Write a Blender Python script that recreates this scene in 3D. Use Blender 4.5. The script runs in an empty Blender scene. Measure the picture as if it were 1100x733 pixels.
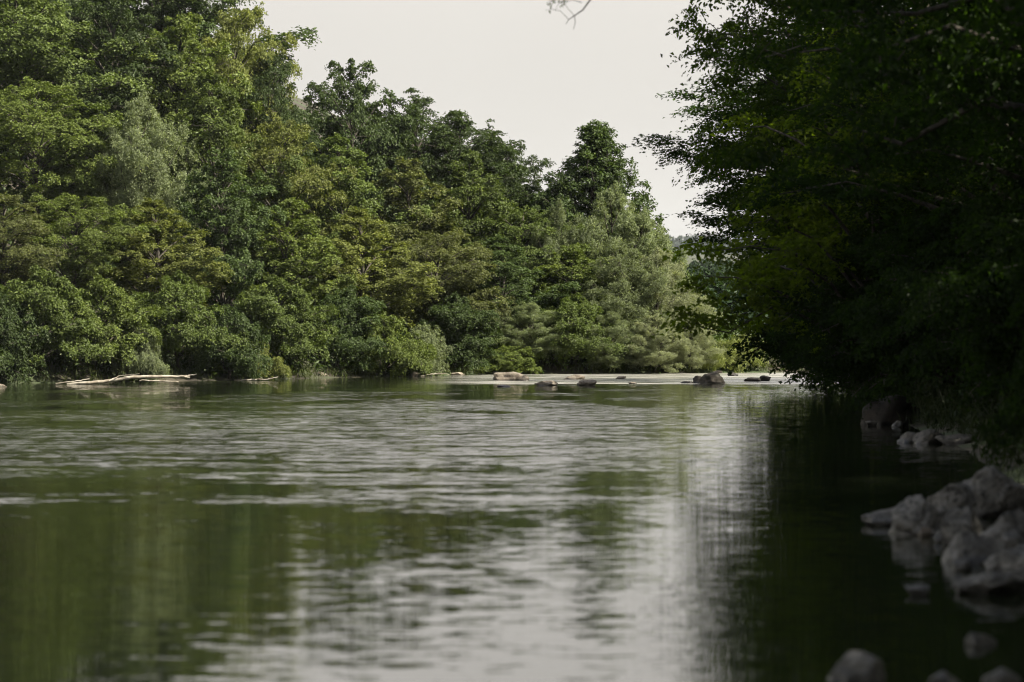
import bpy, math, random
import numpy as np
from mathutils import Vector, noise, Matrix

SC = bpy.context.scene
COL = SC.collection
R = math.radians
F_PX, CX, HORIZON, CAM_H = 3056.0, 550.0, 355.0, 2.0     # 100 mm lens, measured on the 1100 px wide photograph


# ---------------------------------------------------------------- helpers
def px2x(px, d):
    return (px - CX) / F_PX * d


def py2z(py, d):
    return CAM_H + (HORIZON - py) / F_PX * d


def water_d(py):
    return CAM_H * F_PX / (py - HORIZON)


def tag(o, label=None, cat=None, group=None, kind=None):
    if label: o['label'] = label
    if cat: o['category'] = cat
    if group: o['group'] = group
    if kind: o['kind'] = kind
    return o


def empty(name, loc, rz=0.0, scale=(1, 1, 1)):
    o = bpy.data.objects.new(name, None)
    COL.objects.link(o)
    o.location = loc
    o.rotation_euler = (0, 0, rz)
    o.scale = scale
    o.empty_display_size = 0.3
    return o


def link(name, me, parent=None, color=None):
    o = bpy.data.objects.new(name, me)
    COL.objects.link(o)
    if parent: o.parent = parent
    if color: o.color = (*color, 1.0)
    return o


def np_mesh(name, verts, quads, mat, tint=None, smooth=False, tris=None):
    me = bpy.data.meshes.new(name)
    verts = np.asarray(verts, np.float32)
    quads = np.asarray(quads, np.int32).reshape(-1, 4)
    nq = len(quads)
    loops = quads.ravel()
    starts = np.arange(nq, dtype=np.int32) * 4
    if tris is not None and len(tris):
        tris = np.asarray(tris, np.int32).reshape(-1, 3)
        starts = np.concatenate([starts, nq * 4 + np.arange(len(tris), dtype=np.int32) * 3])
        loops = np.concatenate([loops, tris.ravel()])
    me.vertices.add(len(verts))
    me.vertices.foreach_set('co', verts.ravel())
    me.loops.add(len(loops))
    me.loops.foreach_set('vertex_index', loops.astype(np.int32))
    me.polygons.add(len(starts))
    me.polygons.foreach_set('loop_start', starts.astype(np.int32))
    me.update(calc_edges=True)
    if tint is not None:
        a = me.attributes.new('tint', 'FLOAT', 'FACE')
        a.data.foreach_set('value', np.asarray(tint, np.float32))
    me.polygons.foreach_set('use_smooth', np.full(len(starts), smooth))
    me.materials.append(mat)
    return me


def smoothstep(a, b, x):
    t = np.clip((x - a) / (b - a), 0, 1)
    return t * t * (3 - 2 * t)


class Tubes:
    """tapered round limbs gathered into one mesh (one trunk with its limbs)"""
    def __init__(self): self.v, self.q, self.n = [], [], 0

    def add(self, pts, rad, sides=6):
        pts = np.asarray(pts, float)
        rad = np.asarray(rad, float)
        t = np.gradient(pts, axis=0)
        t /= np.linalg.norm(t, axis=1, keepdims=True) + 1e-9
        ref = np.array([0.13, 0.97, 0.2]) if abs(t[0][2]) > 0.7 else np.array([0, 0, 1.0])
        a = np.cross(t, ref); a /= np.linalg.norm(a, axis=1, keepdims=True) + 1e-9
        b = np.cross(t, a)
        ang = np.linspace(0, 2 * math.pi, sides, endpoint=False)
        ring = pts[:, None] + rad[:, None, None] * (a[:, None] * np.cos(ang)[None, :, None] + b[:, None] * np.sin(ang)[None, :, None])
        k = len(pts)
        self.v.append(ring.reshape(-1, 3))
        i, j = np.meshgrid(np.arange(k - 1), np.arange(sides), indexing='ij')
        j2 = (j + 1) % sides
        q = np.stack([i * sides + j, i * sides + j2, (i + 1) * sides + j2, (i + 1) * sides + j], -1).reshape(-1, 4)
        self.q.append(q + self.n)
        self.n += k * sides

    def mesh(self, name, mat):
        return np_mesh(name, np.concatenate(self.v), np.concatenate(self.q), mat, smooth=True)


# ---------------------------------------------------------------- materials
def new_mat(name):
    m = bpy.data.materials.new(name)
    m.use_nodes = True
    nt = m.node_tree
    nt.nodes.clear()
    out = nt.nodes.new('ShaderNodeOutputMaterial')
    return m, nt, out


def nd(nt, typ, **kw):
    n = nt.nodes.new(typ)
    for k, v in kw.items():
        if k.startswith('i_'):
            key = k[2:]
            key = int(key) if key.isdigit() else key.replace('_', ' ')
            n.inputs[key].default_value = v
        else:
            setattr(n, k, v)
    return n


def math_n(nt, op, a, b=None, clamp=False):
    n = nt.nodes.new('ShaderNodeMath'); n.operation = op; n.use_clamp = clamp
    for i, x in enumerate((a, b)):
        if x is None: continue
        if isinstance(x, (int, float)): n.inputs[i].default_value = x
        else: nt.links.new(x, n.inputs[i])
    return n.outputs[0]


def mapr(nt, x, a, b, c=0.0, d=1.0, smooth=True):
    n = nt.nodes.new('ShaderNodeMapRange')
    n.interpolation_type = 'SMOOTHSTEP' if smooth else 'LINEAR'
    nt.links.new(x, n.inputs[0])
    for i, v in enumerate((a, b, c, d)): n.inputs[i + 1].default_value = v
    return n.outputs[0]


def mixc(nt, fac, a, b, mode='MIX'):
    n = nt.nodes.new('ShaderNodeMix'); n.data_type = 'RGBA'; n.blend_type = mode
    for sock, x in ((n.inputs[0], fac), (n.inputs[6], a), (n.inputs[7], b)):
        if isinstance(x, (int, float)): sock.default_value = x
        elif isinstance(x, tuple): sock.default_value = (*x, 1.0) if len(x) == 3 else x
        else: nt.links.new(x, sock)
    return n.outputs[2]


def leaf_material(name, gloss=0.035, trans=0.38, rough=0.42, thru=(1.5, 1.65, 0.45)):
    m, nt, out = new_mat(name)
    oi = nd(nt, 'ShaderNodeObjectInfo')
    at = nd(nt, 'ShaderNodeAttribute', attribute_name='tint')
    val = mapr(nt, at.outputs['Fac'], 0, 1, 0.62, 1.38, smooth=False)
    base = mixc(nt, 1.0, oi.outputs['Color'], (1, 1, 1), 'MULTIPLY')
    comb = nd(nt, 'ShaderNodeCombineColor')
    for i in range(3): nt.links.new(val, comb.inputs[i])
    base = mixc(nt, 1.0, base, comb.outputs[0], 'MULTIPLY')
    # a few yellowed leaves
    yel = mapr(nt, at.outputs['Fac'], 0.9, 1.0, 0.0, 0.45)
    base = mixc(nt, yel, base, mixc(nt, 1.0, base, (1.25, 1.15, 0.75), 'MULTIPLY'))
    df = nd(nt, 'ShaderNodeBsdfDiffuse'); nt.links.new(base, df.inputs[0])
    tr = nd(nt, 'ShaderNodeBsdfTranslucent')
    nt.links.new(mixc(nt, 1.0, base, thru, 'MULTIPLY'), tr.inputs[0])
    m1 = nd(nt, 'ShaderNodeMixShader'); m1.inputs[0].default_value = trans
    nt.links.new(df.outputs[0], m1.inputs[1]); nt.links.new(tr.outputs[0], m1.inputs[2])
    gl = nd(nt, 'ShaderNodeBsdfGlossy'); gl.inputs['Roughness'].default_value = rough
    gl.inputs[0].default_value = (0.9, 0.95, 0.85, 1)
    m2 = nd(nt, 'ShaderNodeMixShader'); m2.inputs[0].default_value = gloss
    nt.links.new(m1.outputs[0], m2.inputs[1]); nt.links.new(gl.outputs[0], m2.inputs[2])
    nt.links.new(m2.outputs[0], out.inputs[0])
    return m


def noise_col(nt, vec, scale, a, b, lo=0.35, hi=0.65, detail=5, dist=0.0):
    n = nd(nt, 'ShaderNodeTexNoise'); n.inputs['Scale'].default_value = scale
    n.inputs['Detail'].default_value = detail; n.inputs['Distortion'].default_value = dist
    nt.links.new(vec, n.inputs['Vector'])
    return mixc(nt, mapr(nt, n.outputs[0], lo, hi), a, b), n.outputs[0]


def bark_material():
    m, nt, out = new_mat('bark')
    tc = nd(nt, 'ShaderNodeTexCoord')
    mp = nd(nt, 'ShaderNodeMapping'); mp.inputs['Scale'].default_value = (1, 1, 0.25)
    nt.links.new(tc.outputs['Object'], mp.inputs[0])
    c, f = noise_col(nt, mp.outputs[0], 9, (0.022, 0.018, 0.013), (0.066, 0.056, 0.044))
    p = nd(nt, 'ShaderNodeBsdfPrincipled'); p.inputs['Roughness'].default_value = 0.9
    nt.links.new(c, p.inputs[0])
    b = nd(nt, 'ShaderNodeBump'); b.inputs['Strength'].default_value = 0.6; b.inputs['Distance'].default_value = 0.05
    nt.links.new(f, b.inputs['Height']); nt.links.new(b.outputs[0], p.inputs['Normal'])
    nt.links.new(p.outputs[0], out.inputs[0])
    return m


def driftwood_material():
    m, nt, out = new_mat('driftwood')
    tc = nd(nt, 'ShaderNodeTexCoord')
    c, f = noise_col(nt, tc.outputs['Object'], 5, (0.19, 0.16, 0.12), (0.38, 0.345, 0.285))
    p = nd(nt, 'ShaderNodeBsdfPrincipled'); p.inputs['Roughness'].default_value = 0.8
    nt.links.new(c, p.inputs[0])
    nt.links.new(p.outputs[0], out.inputs[0])
    return m


def rock_material(name, c1, c2, c3, k=1.0):
    m, nt, out = new_mat(name)
    tc = nd(nt, 'ShaderNodeTexCoord')
    geo = nd(nt, 'ShaderNodeNewGeometry')
    c, f = noise_col(nt, geo.outputs['Position'], 2.6 * k, c1, c2, 0.38, 0.62, 8, 0.6)
    c2_, f2 = noise_col(nt, geo.outputs['Position'], 11.0 * k, c, c3, 0.50, 0.68, 6, 0.3)
    # wet dark foot, stained by the water line
    sep = nd(nt, 'ShaderNodeSeparateXYZ'); nt.links.new(geo.outputs['Position'], sep.inputs[0])
    zz = math_n(nt, 'ADD', sep.outputs[2], math_n(nt, 'MULTIPLY', f, -0.10))
    wet = mapr(nt, zz, -0.03, 0.05, 0.38, 1.0)
    cc = nd(nt, 'ShaderNodeCombineColor')
    for i in range(3): nt.links.new(wet, cc.inputs[i])
    col = mixc(nt, 1.0, c2_, cc.outputs[0], 'MULTIPLY')
    p = nd(nt, 'ShaderNodeBsdfPrincipled'); nt.links.new(col, p.inputs[0])
    nt.links.new(mapr(nt, zz, -0.03, 0.06, 0.35, 0.85), p.inputs['Roughness'])
    b = nd(nt, 'ShaderNodeBump'); b.inputs['Strength'].default_value = 0.7; b.inputs['Distance'].default_value = 0.03
    ad = math_n(nt, 'ADD', f, math_n(nt, 'MULTIPLY', f2, 0.4))
    nt.links.new(ad, b.inputs['Height']); nt.links.new(b.outputs[0], p.inputs['Normal'])
    nt.links.new(p.outputs[0], out.inputs[0])
    return m


def ground_material():
    m, nt, out = new_mat('forest_soil')
    geo = nd(nt, 'ShaderNodeNewGeometry')
    c, f = noise_col(nt, geo.outputs['Position'], 0.7, (0.022, 0.018, 0.012), (0.048, 0.040, 0.027), 0.35, 0.65, 8)
    c, f2 = noise_col(nt, geo.outputs['Position'], 0.23, c, (0.035, 0.055, 0.016), 0.42, 0.6, 6)
    p = nd(nt, 'ShaderNodeBsdfPrincipled'); p.inputs['Roughness'].default_value = 0.95
    nt.links.new(c, p.inputs[0])
    b = nd(nt, 'ShaderNodeBump'); b.inputs['Strength'].default_value = 0.8; b.inputs['Distance'].default_value = 0.2
    nt.links.new(f, b.inputs['Height']); nt.links.new(b.outputs[0], p.inputs['Normal'])
    nt.links.new(p.outputs[0], out.inputs[0])
    return m


def water_material():
    m, nt, out = new_mat('river_water')
    geo = nd(nt, 'ShaderNodeNewGeometry')
    pos = geo.outputs['Position']
    sep = nd(nt, 'ShaderNodeSeparateXYZ'); nt.links.new(pos, sep.inputs[0])
    X, Y = sep.outputs[0], sep.outputs[1]

    def nz(sx, sy, detail, rough=0.5, off=(0, 0, 0), rot=0.0, dist=0.0):
        mp = nd(nt, 'ShaderNodeMapping'); mp.inputs['Scale'].default_value = (sx, sy, 1)
        mp.inputs['Location'].default_value = off; mp.inputs['Rotation'].default_value = (0, 0, rot)
        nt.links.new(pos, mp.inputs[0])
        n = nd(nt, 'ShaderNodeTexNoise'); n.inputs['Scale'].default_value = 1.0
        n.inputs['Detail'].default_value = detail; n.inputs['Roughness'].default_value = rough
        n.inputs['Distortion'].default_value = dist
        nt.links.new(mp.outputs[0], n.inputs['Vector'])
        return n

    # wind patches: where the surface is ruffled and where it lies smooth
    patch = nz(0.10, 0.20, 4, 0.6, (3.1, 7.7, 0), 0.12, 0.4).outputs[0]
    bands = nz(0.15, 0.62, 4, 0.55, (11.3, 2.2, 0), 0.06, 0.3).outputs[0]
    pm = math_n(nt, 'ADD', math_n(nt, 'MULTIPLY', patch, 0.65), math_n(nt, 'MULTIPLY', bands, 0.55))
    depth = nd(nt, 'ShaderNodeValToRGB'); depth.color_ramp.interpolation = 'B_SPLINE'
    cr = depth.color_ramp
    stops = [(0.0, 0.45), (0.12, 0.45), (0.145, 0.26), (0.18, 0.10), (0.23, 0.14), (0.29, 0.30), (0.38, 0.66), (0.50, 0.82), (0.64, 0.80), (0.76, 0.5), (0.82, 0.12), (1.0, 0.2)]
    while len(cr.elements) < len(stops): cr.elements.new(0.5)
    for e, (p_, v) in zip(cr.elements, stops):
        e.position = p_; e.color = (v, v, v, 1)
    wob = math_n(nt, 'MULTIPLY', math_n(nt, 'SUBTRACT', nz(0.20, 0.14, 3, 0.5, (8.2, 3.3, 0), 0.3, 0.3).outputs[0], 0.5), math_n(nt, 'MULTIPLY', Y, 1.8))
    wob = math_n(nt, 'ADD', wob, math_n(nt, 'MULTIPLY', X, -1.0))
    nt.links.new(mapr(nt, math_n(nt, 'ADD', Y, wob), 0, 120, 0, 1, smooth=False), depth.inputs[0])
    ruffle = mapr(nt, math_n(nt, 'ADD', pm, math_n(nt, 'SUBTRACT', depth.outputs[0], 0.5)), 0.30, 0.92)
    fine = nz(0.30, 1.6, 4, 0.6, (4.4, 8.1, 0), 0.05, 0.3).outputs[0]
    ruffle = math_n(nt, 'MULTIPLY', ruffle, mapr(nt, fine, 0.34, 0.56, 0.3, 1.35))
    # sheltered strip beside the right bank lies nearly still
    shelter = mapr(nt, math_n(nt, 'SUBTRACT', X, math_n(nt, 'MULTIPLY', Y, 0.062)), -2.4, 0.2, 1.0, 0.08)
    ruffle = math_n(nt, 'MULTIPLY', ruffle, shelter)
    # rapids: shallow broken water between the far boulders
    edge = math_n(nt, 'ADD', Y, math_n(nt, 'MULTIPLY', math_n(nt, 'SUBTRACT', patch, 0.5), 5.0))
    rif = math_n(nt, 'MULTIPLY', mapr(nt, edge, 104.0, 106.5), mapr(nt, math_n(nt, 'ADD', X, math_n(nt, 'MULTIPLY', math_n(nt, 'SUBTRACT', bands, 0.5), 6.0)), -4.2, -0.6))

    rif = math_n(nt, 'MULTIPLY', rif, mapr(nt, nz(0.28, 1.1, 4, 0.65, (6.1, 2.0, 0), 0.05, 0.4).outputs[0], 0.36, 0.56, 0.25, 1.0))
    swell = nz(0.55, 0.9, 2, 0.5, (0, 0, 0), 0.2).outputs[1]
    rip = nz(3.2, 9.5, 3, 0.6, (5, 1, 0), -0.15).outputs[1]
    rip2 = nz(1.5, 3.4, 2, 0.5, (2, 9, 0), 0.1).outputs[1]

    def centred(c, sx, sy):
        v = nd(nt, 'ShaderNodeVectorMath', operation='SUBTRACT'); nt.links.new(c, v.inputs[0]); v.inputs[1].default_value = (0.5, 0.5, 0.5)
        v2 = nd(nt, 'ShaderNodeVectorMath', operation='MULTIPLY'); nt.links.new(v.outputs[0], v2.inputs[0]); v2.inputs[1].default_value = (sx, sy, 0)
        return v2.outputs[0]

    def scaled(v, s):
        n = nd(nt, 'ShaderNodeVectorMath', operation='SCALE'); nt.links.new(v, n.inputs[0])
        if isinstance(s, float): n.inputs['Scale'].default_value = s
        else: nt.links.new(s, n.inputs['Scale'])
        return n.outputs[0]

    def vadd(a, b):
        n = nd(nt, 'ShaderNodeVectorMath', operation='ADD'); nt.links.new(a, n.inputs[0])
        if isinstance(b, tuple): n.inputs[1].default_value = b
        else: nt.links.new(b, n.inputs[1])
        return n.outputs[0]

    slope = centred(swell, 0.010, 0.030)
    slope = vadd(slope, centred(rip2, 0.008, 0.022))
    slope = vadd(slope, centred(rip, 0.012, 0.12))
    slope = vadd(slope, scaled(centred(rip, 0.08, 0.46), ruffle))
    slope = vadd(slope, scaled(centred(rip2, 0.03, 0.22), ruffle))
    lean = nd(nt, 'ShaderNodeCombineXYZ'); nt.links.new(math_n(nt, 'ADD', math_n(nt, 'MULTIPLY', ruffle, -0.045), -0.004), lean.inputs[1])
    slope = vadd(slope, lean.outputs[0])
    slope = vadd(slope, scaled(centred(rip, 0.5, 0.9), rif))
    nrm = vadd(slope, (0, 0, 1))
    nn = nd(nt, 'ShaderNodeVectorMath', operation='NORMALIZE'); nt.links.new(nrm, nn.inputs[0])

    foam = nz(0.9, 1.6, 6, 0.7, (1, 4, 0)).outputs[0]
    body, _ = noise_col(nt, pos, 0.06, (0.010, 0.0135, 0.007), (0.018, 0.023, 0.010), 0.4, 0.6, 3)
    foamc = mixc(nt, mapr(nt, foam, 0.35, 0.68), (0.17, 0.17, 0.15), (0.55, 0.53, 0.49))
    col = mixc(nt, math_n(nt, 'MULTIPLY', rif, 0.85), body, foamc)
    p = nd(nt, 'ShaderNodeBsdfPrincipled')
    nt.links.new(col, p.inputs[0])
    p.inputs['IOR'].default_value = 1.75
    nt.links.new(math_n(nt, 'ADD', mapr(nt, rif, 0, 1, 0.02, 0.30), math_n(nt, 'MULTIPLY', ruffle, 0.03)), p.inputs['Roughness'])
    nt.links.new(nn.outputs[0], p.inputs['Normal'])
    nt.links.new(p.outputs[0], out.inputs[0])
    return m


LEAF = leaf_material('leaf', gloss=0.014, trans=0.26, rough=0.5)
LEAF_GLOSSY = leaf_material('glossy_leaf', gloss=0.05, trans=0.32, rough=0.38)
LEAF_SHADE = leaf_material('thin_leaf', gloss=0.006, trans=0.5, rough=0.5, thru=(2.4, 2.9, 0.40))
BARK = bark_material()
DRIFT = driftwood_material()
ROCK_PALE = rock_material('pale_limestone', (0.17, 0.14, 0.106), (0.28, 0.243, 0.19), (0.10, 0.08, 0.06), 1.6)
ROCK_GREY = rock_material('grey_limestone', (0.080, 0.076, 0.066), (0.190, 0.181, 0.160), (0.034, 0.033, 0.029), 2.2)
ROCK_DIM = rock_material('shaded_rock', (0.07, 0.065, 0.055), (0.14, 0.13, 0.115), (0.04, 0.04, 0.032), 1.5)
ROCK_DARK = rock_material('dark_rock', (0.022, 0.018, 0.014), (0.045, 0.037, 0.029), (0.018, 0.019, 0.011))  # very dark brown rock with a slightly greener speckle
GROUND = ground_material()
WATER = water_material()

# ---------------------------------------------------------------- terrain
LEFT = np.array([(-400, 40), (-80, 92), (-30, 103), (-19, 107), (-12, 113), (-6, 122), (0, 129.5), (6.4, 131), (11, 134), (22, 139), (60, 148), (400, 180)], float)
RIGHT = np.array([(400, 160), (60, 128), (30, 121), (15, 110), (10.9, 94), (8.8, 68), (7.8, 50), (5.6, 28), (4.6, 20), (3.4, 12), (1.6, 5), (-1.5, -3), (-9, -14), (-60, -60), (-400, -160)], float)
POLY = np.concatenate([LEFT, RIGHT])


def seg_dist(P, line):
    best = np.full(len(P), 1e9)
    for a, b in zip(line[:-1], line[1:]):
        ab = b - a
        t = np.clip(((P - a) @ ab) / (ab @ ab), 0, 1)
        best = np.minimum(best, np.linalg.norm(P - (a + t[:, None] * ab), axis=1))
    return best


def inside(P):
    c = np.zeros(len(P), bool)
    j = len(POLY) - 1
    for i in range(len(POLY)):
        xi, yi = POLY[i]; xj, yj = POLY[j]
        cond = (yi > P[:, 1]) != (yj > P[:, 1])
        xin = (xj - xi) * (P[:, 1] - yi) / (yj - yi + 1e-12) + xi
        c ^= cond & (P[:, 0] < xin)
        j = i
    return c


def height(P):
    P = np.asarray(P, float).reshape(-1, 2)
    x, y = P[:, 0], P[:, 1]
    wob = 0.5 * np.sin(x * 0.9 + y * 0.35) + 0.4 * np.sin(x * 0.37 - y * 0.8 + 1.0)
    dl, dr = seg_dist(P, LEFT), seg_dist(P, RIGHT)
    ins = inside(P)
    d = np.minimum(dl, dr)
    dd = np.maximum(d + 0.35 * wob * smoothstep(0, 2, d), 0)
    bank = 0.75 * smoothstep(0, 2.2, dd) + 0.03 * dd
    kl = 0.52 * smoothstep(9, -26, x)
    capl = 1 + 19 * smoothstep(8, -22, x)
    hl = bank + capl * (1 - np.exp(-np.maximum(dl - 3, 0) * kl / capl))
    hr = bank + 15 * (1 - np.exp(-np.maximum(dr - 3, 0) * 0.35 / 15)) * smoothstep(160, 110, y) * smoothstep(-60, -10, y + x)
    out = np.where(dl < dr, hl, hr) + 0.12 * wob * smoothstep(1, 6, d)
    bed = -1.3 * smoothstep(0, 5, d) - 0.02
    return np.where(ins, bed, out)


def ground_z(x, y):
    return float(height([(x, y)])[0])


def axis(lo, hi, fine_lo, fine_hi, step, coarse):
    a = list(np.arange(fine_lo, fine_hi, step))
    s, x = step, fine_lo
    while x > lo:
        s = min(s * 1.35, coarse); x -= s; a.insert(0, x)
    s, x = step, fine_hi
    while x < hi:
        s = min(s * 1.35, coarse); a.append(x); x += s
    a.append(hi + coarse)
    return np.array(a)


def build_ground():
    xs = axis(-1800, 1800, -34, 30, 0.5, 120)
    ys = axis(-600, 1900, -20, 160, 0.6, 120)
    gx, gy = np.meshgrid(xs, ys, indexing='xy')
    P = np.stack([gx.ravel(), gy.ravel()], 1)
    z = height(P)
    n, m_ = len(xs), len(ys)
    i, j = np.meshgrid(np.arange(n - 1), np.arange(m_ - 1), indexing='xy')
    q = np.stack([j * n + i, j * n + i + 1, (j + 1) * n + i + 1, (j + 1) * n + i], -1).reshape(-1, 4)
    me = np_mesh('ground', np.column_stack([P, z]), q, GROUND, smooth=True)
    tag(link('ground', me), kind='structure')


build_ground()
wv = [(-600, -300, 0), (600, -300, 0), (600, 400, 0), (-600, 400, 0)]
tag(link('river_water', np_mesh('river_water', wv, [(0, 1, 2, 3)], WATER)), kind='structure')

# ---------------------------------------------------------------- trees
PROFILES = {
    'round': lambda t: max(0.06, 1 - abs((t - 0.46) / 0.56) ** 2.6) ** 0.6,
    'tall': lambda t: (0.55 + 0.45 * math.sin(math.pi * min(1, t * 1.5 + 0.05))) * (1 - t ** 3) ** 0.6 if t < 0.5 else max(0.05, (1 - t ** 4.0)) ** 0.7,
    'cone': lambda t: max(0.06, (1 - t)) ** 0.85 * min(1, 0.5 + 4 * t),
    'spire': lambda t: max(0.02, (1 - t)) ** 0.85,
    'bush': lambda t: max(0.05, 1 - t ** 2.2) ** 0.6 * (0.8 + 0.2 * min(1, 3 * t)),
    'vase': lambda t: (0.35 + 0.65 * math.sin(math.pi * min(1, 0.08 + 0.75 * t)) ** 0.8) * (1 - t ** 5) ** 0.5,
}


def leaf_mesh(name, C, N, A, L, W, tint, mat, fold=0.22):
    """diamond leaves: centre C, normal N, axis A, length L, width W"""
    N = N / (np.linalg.norm(N, axis=1, keepdims=True) + 1e-9)
    A = A - N * np.sum(A * N, axis=1, keepdims=True)
    A = A / (np.linalg.norm(A, axis=1, keepdims=True) + 1e-9)
    B = np.cross(N, A)
    L, W = L[:, None], W[:, None]
    v0 = C - A * L * 0.5
    v2 = C + A * L * 0.5 - N * L * 0.10
    mid = C - A * L * 0.06 + N * W * fold
    v1 = mid + B * W * 0.5
    v3 = mid - B * W * 0.5
    V = np.stack([v0, v1, v2, v3], 1).reshape(-1, 3)
    Q = np.arange(len(V)).reshape(-1, 4)
    return np_mesh(name, V, Q, mat, tint=tint)


def make_tree(seed, H, Rad, base, profile, limbs=44, per_limb=8, per_spray=75, leaf=(0.20, 0.12), spray=(0.55, 0.95),
              flat=0.75, up=0.45, lump=0.35, rand_n=0.55, droop=0.25, thick=0.28, mat=None, upright=0.0, trunk_r=0.17, gap=0.0, lean=(0, 0), tpow=0.78):
    rng = np.random.default_rng(seed)
    prof = PROFILES[profile]
    tb = Tubes()
    zc0 = base * H
    top = np.array([lean[0], lean[1], H * 0.97])

    def axis_at(z):
        s = z / H
        return np.array([lean[0] * s * s + 0.12 * math.sin(seed + s * 5), lean[1] * s * s + 0.12 * math.cos(seed * 1.3 + s * 4), z])
    zs_ = np.linspace(-0.4, H * 0.96, 9)
    tb.add([axis_at(z) for z in zs_], [trunk_r * (1 - 0.93 * max(0, z) / H) * (1.35 if z < 0.2 else 1) for z in zs_], 8)
    cen, nor, rad = [], [], []
    off = rng.uniform(-50, 50, 3)
    for i in range(limbs):
        t = ((i + rng.uniform(0, 1)) / limbs)
        t = t ** tpow
        th = i * 2.39996 + rng.uniform(-0.5, 0.5)
        d = np.array([math.cos(th), math.sin(th), 0])
        f = 1 + lump * 2 * noise.noise(Vector((d[0] * 1.5 + off[0], d[1] * 1.5 + off[1], t * 3.2 + off[2])))
        f *= rng.uniform(0.82, 1.12)
        r = Rad * prof(t) * f
        z = zc0 + t * (H - zc0) * (1 + 0.03 * rng.normal())
        zst = max(0.12 * H, z - r * (up + 0.25 + upright) - 0.3)
        a = axis_at(zst)
        e = axis_at(min(z, H)) + d * r
        k = 6
        s = np.linspace(0, 1, k)[:, None]
        bow = np.array([0, 0, 1]) * (0.16 * r * np.sin(np.pi * s)) if upright < 0.3 else -d * 0.0 * s
        jit = rng.normal(0, 0.035 * r, (k, 3)) * s
        pts = a + (e - a) * (s ** (1.0 if upright < 0.3 else 0.8)) + bow + jit
        r0 = min(trunk_r * 0.45, 0.02 + 0.014 * np.linalg.norm(e - a))
        tb.add(pts, np.linspace(r0, 0.012, k), 5)
        m = max(2, int(per_limb * (0.35 + 0.65 * r / Rad)))
        side = np.array([-d[1], d[0], 0])
        for j in range(m + 1):
            sj = 0.40 + 0.62 * (j + rng.uniform(0, 1)) / m if j < m else 1.0
            q = a + (e - a) * min(sj, 1.03) + np.array([0, 0, 0.16 * r * math.sin(math.pi * min(sj, 1))])
            lat = rng.uniform(-1, 1) * (0.14 + 0.22 * (1 - abs(sj - 0.75))) * r * (1 if j < m else 0)
            c = q + side * lat + np.array([0, 0, rng.normal(0, 0.18) - 0.10 * abs(lat)])
            if j < m and rng.uniform() < gap: continue
            cen.append(c)
            o = c - axis_at(zc0 + 0.45 * (H - zc0)); o = o / (np.linalg.norm(o) + 1e-6)
            n = np.array([0, 0, 1.0]) * flat + o * (1 - flat) + rng.normal(0, 0.16, 3)
            nor.append(n / np.linalg.norm(n))
            rad.append(rng.uniform(*spray) * (0.75 + 0.35 * (r / Rad)))
            if j % 2 == 0:
                tb.add([q, (q + c) / 2 + rng.normal(0, 0.04, 3), c], [0.014, 0.010, 0.006], 4)
    # leader
    for j in range(5):
        z = H * (0.90 + 0.025 * j)
        cen.append(axis_at(z) + rng.normal(0, 0.12, 3)); nor.append(np.array([0, 0, 1.0])); rad.append(spray[0] * (0.8 - 0.08 * j))
    cen, nor, rad = np.array(cen), np.array(nor), np.array(rad)
    cnt = np.maximum(10, (per_spray * (rad / np.mean(spray)) ** 2)).astype(int)
    idx = np.repeat(np.arange(len(cen)), cnt)
    M = len(idx)
    u = rng.uniform(0, 1, M) ** 0.6
    ph = rng.uniform(0, 2 * np.pi, M)
    # fingered outline of each spray
    lob = 0.75 + 0.25 * np.sin(ph * 5 + idx * 1.7) + rng.normal(0, 0.12, M)
    rr = rad[idx] * u * lob
    n = nor[idx]
    ref = np.where(np.abs(n[:, 2:3]) > 0.9, np.array([[1.0, 0, 0]]), np.array([[0, 0, 1.0]]))
    e1 = np.cross(n, ref); e1 /= np.linalg.norm(e1, axis=1, keepdims=True)
    e2 = np.cross(n, e1)
    radial = e1 * np.cos(ph)[:, None] + e2 * np.sin(ph)[:, None]
    dome = rad[idx] * thick * (1 - u ** 2) + rng.normal(0, 0.5 * thick, M) * rad[idx] * 0.8
    C = cen[idx] + radial * rr[:, None] + n * dome[:, None]
    C[:, 2] -= droop * rr * u
    rv = rng.normal(0, 1, (M, 3))
    N = n + radial * 0.35 * u[:, None] + rv * rand_n
    A = radial + rng.normal(0, 0.5, (M, 3)) + np.array([0, 0, -droop + upright * 1.4])
    sz = rng.uniform(0.7, 1.25, M)
    tint = np.clip(0.5 + 0.22 * rng.normal(0, 1, M) + 0.16 * rng.normal(0, 1, len(cen))[idx], 0, 1)
    me = leaf_mesh('crown', C, N, A, leaf[0] * sz, leaf[1] * sz, tint, mat or LEAF)
    return {'crown': me, 'trunk': tb.mesh('trunk', BARK), 'H': H, 'R': Rad}


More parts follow.
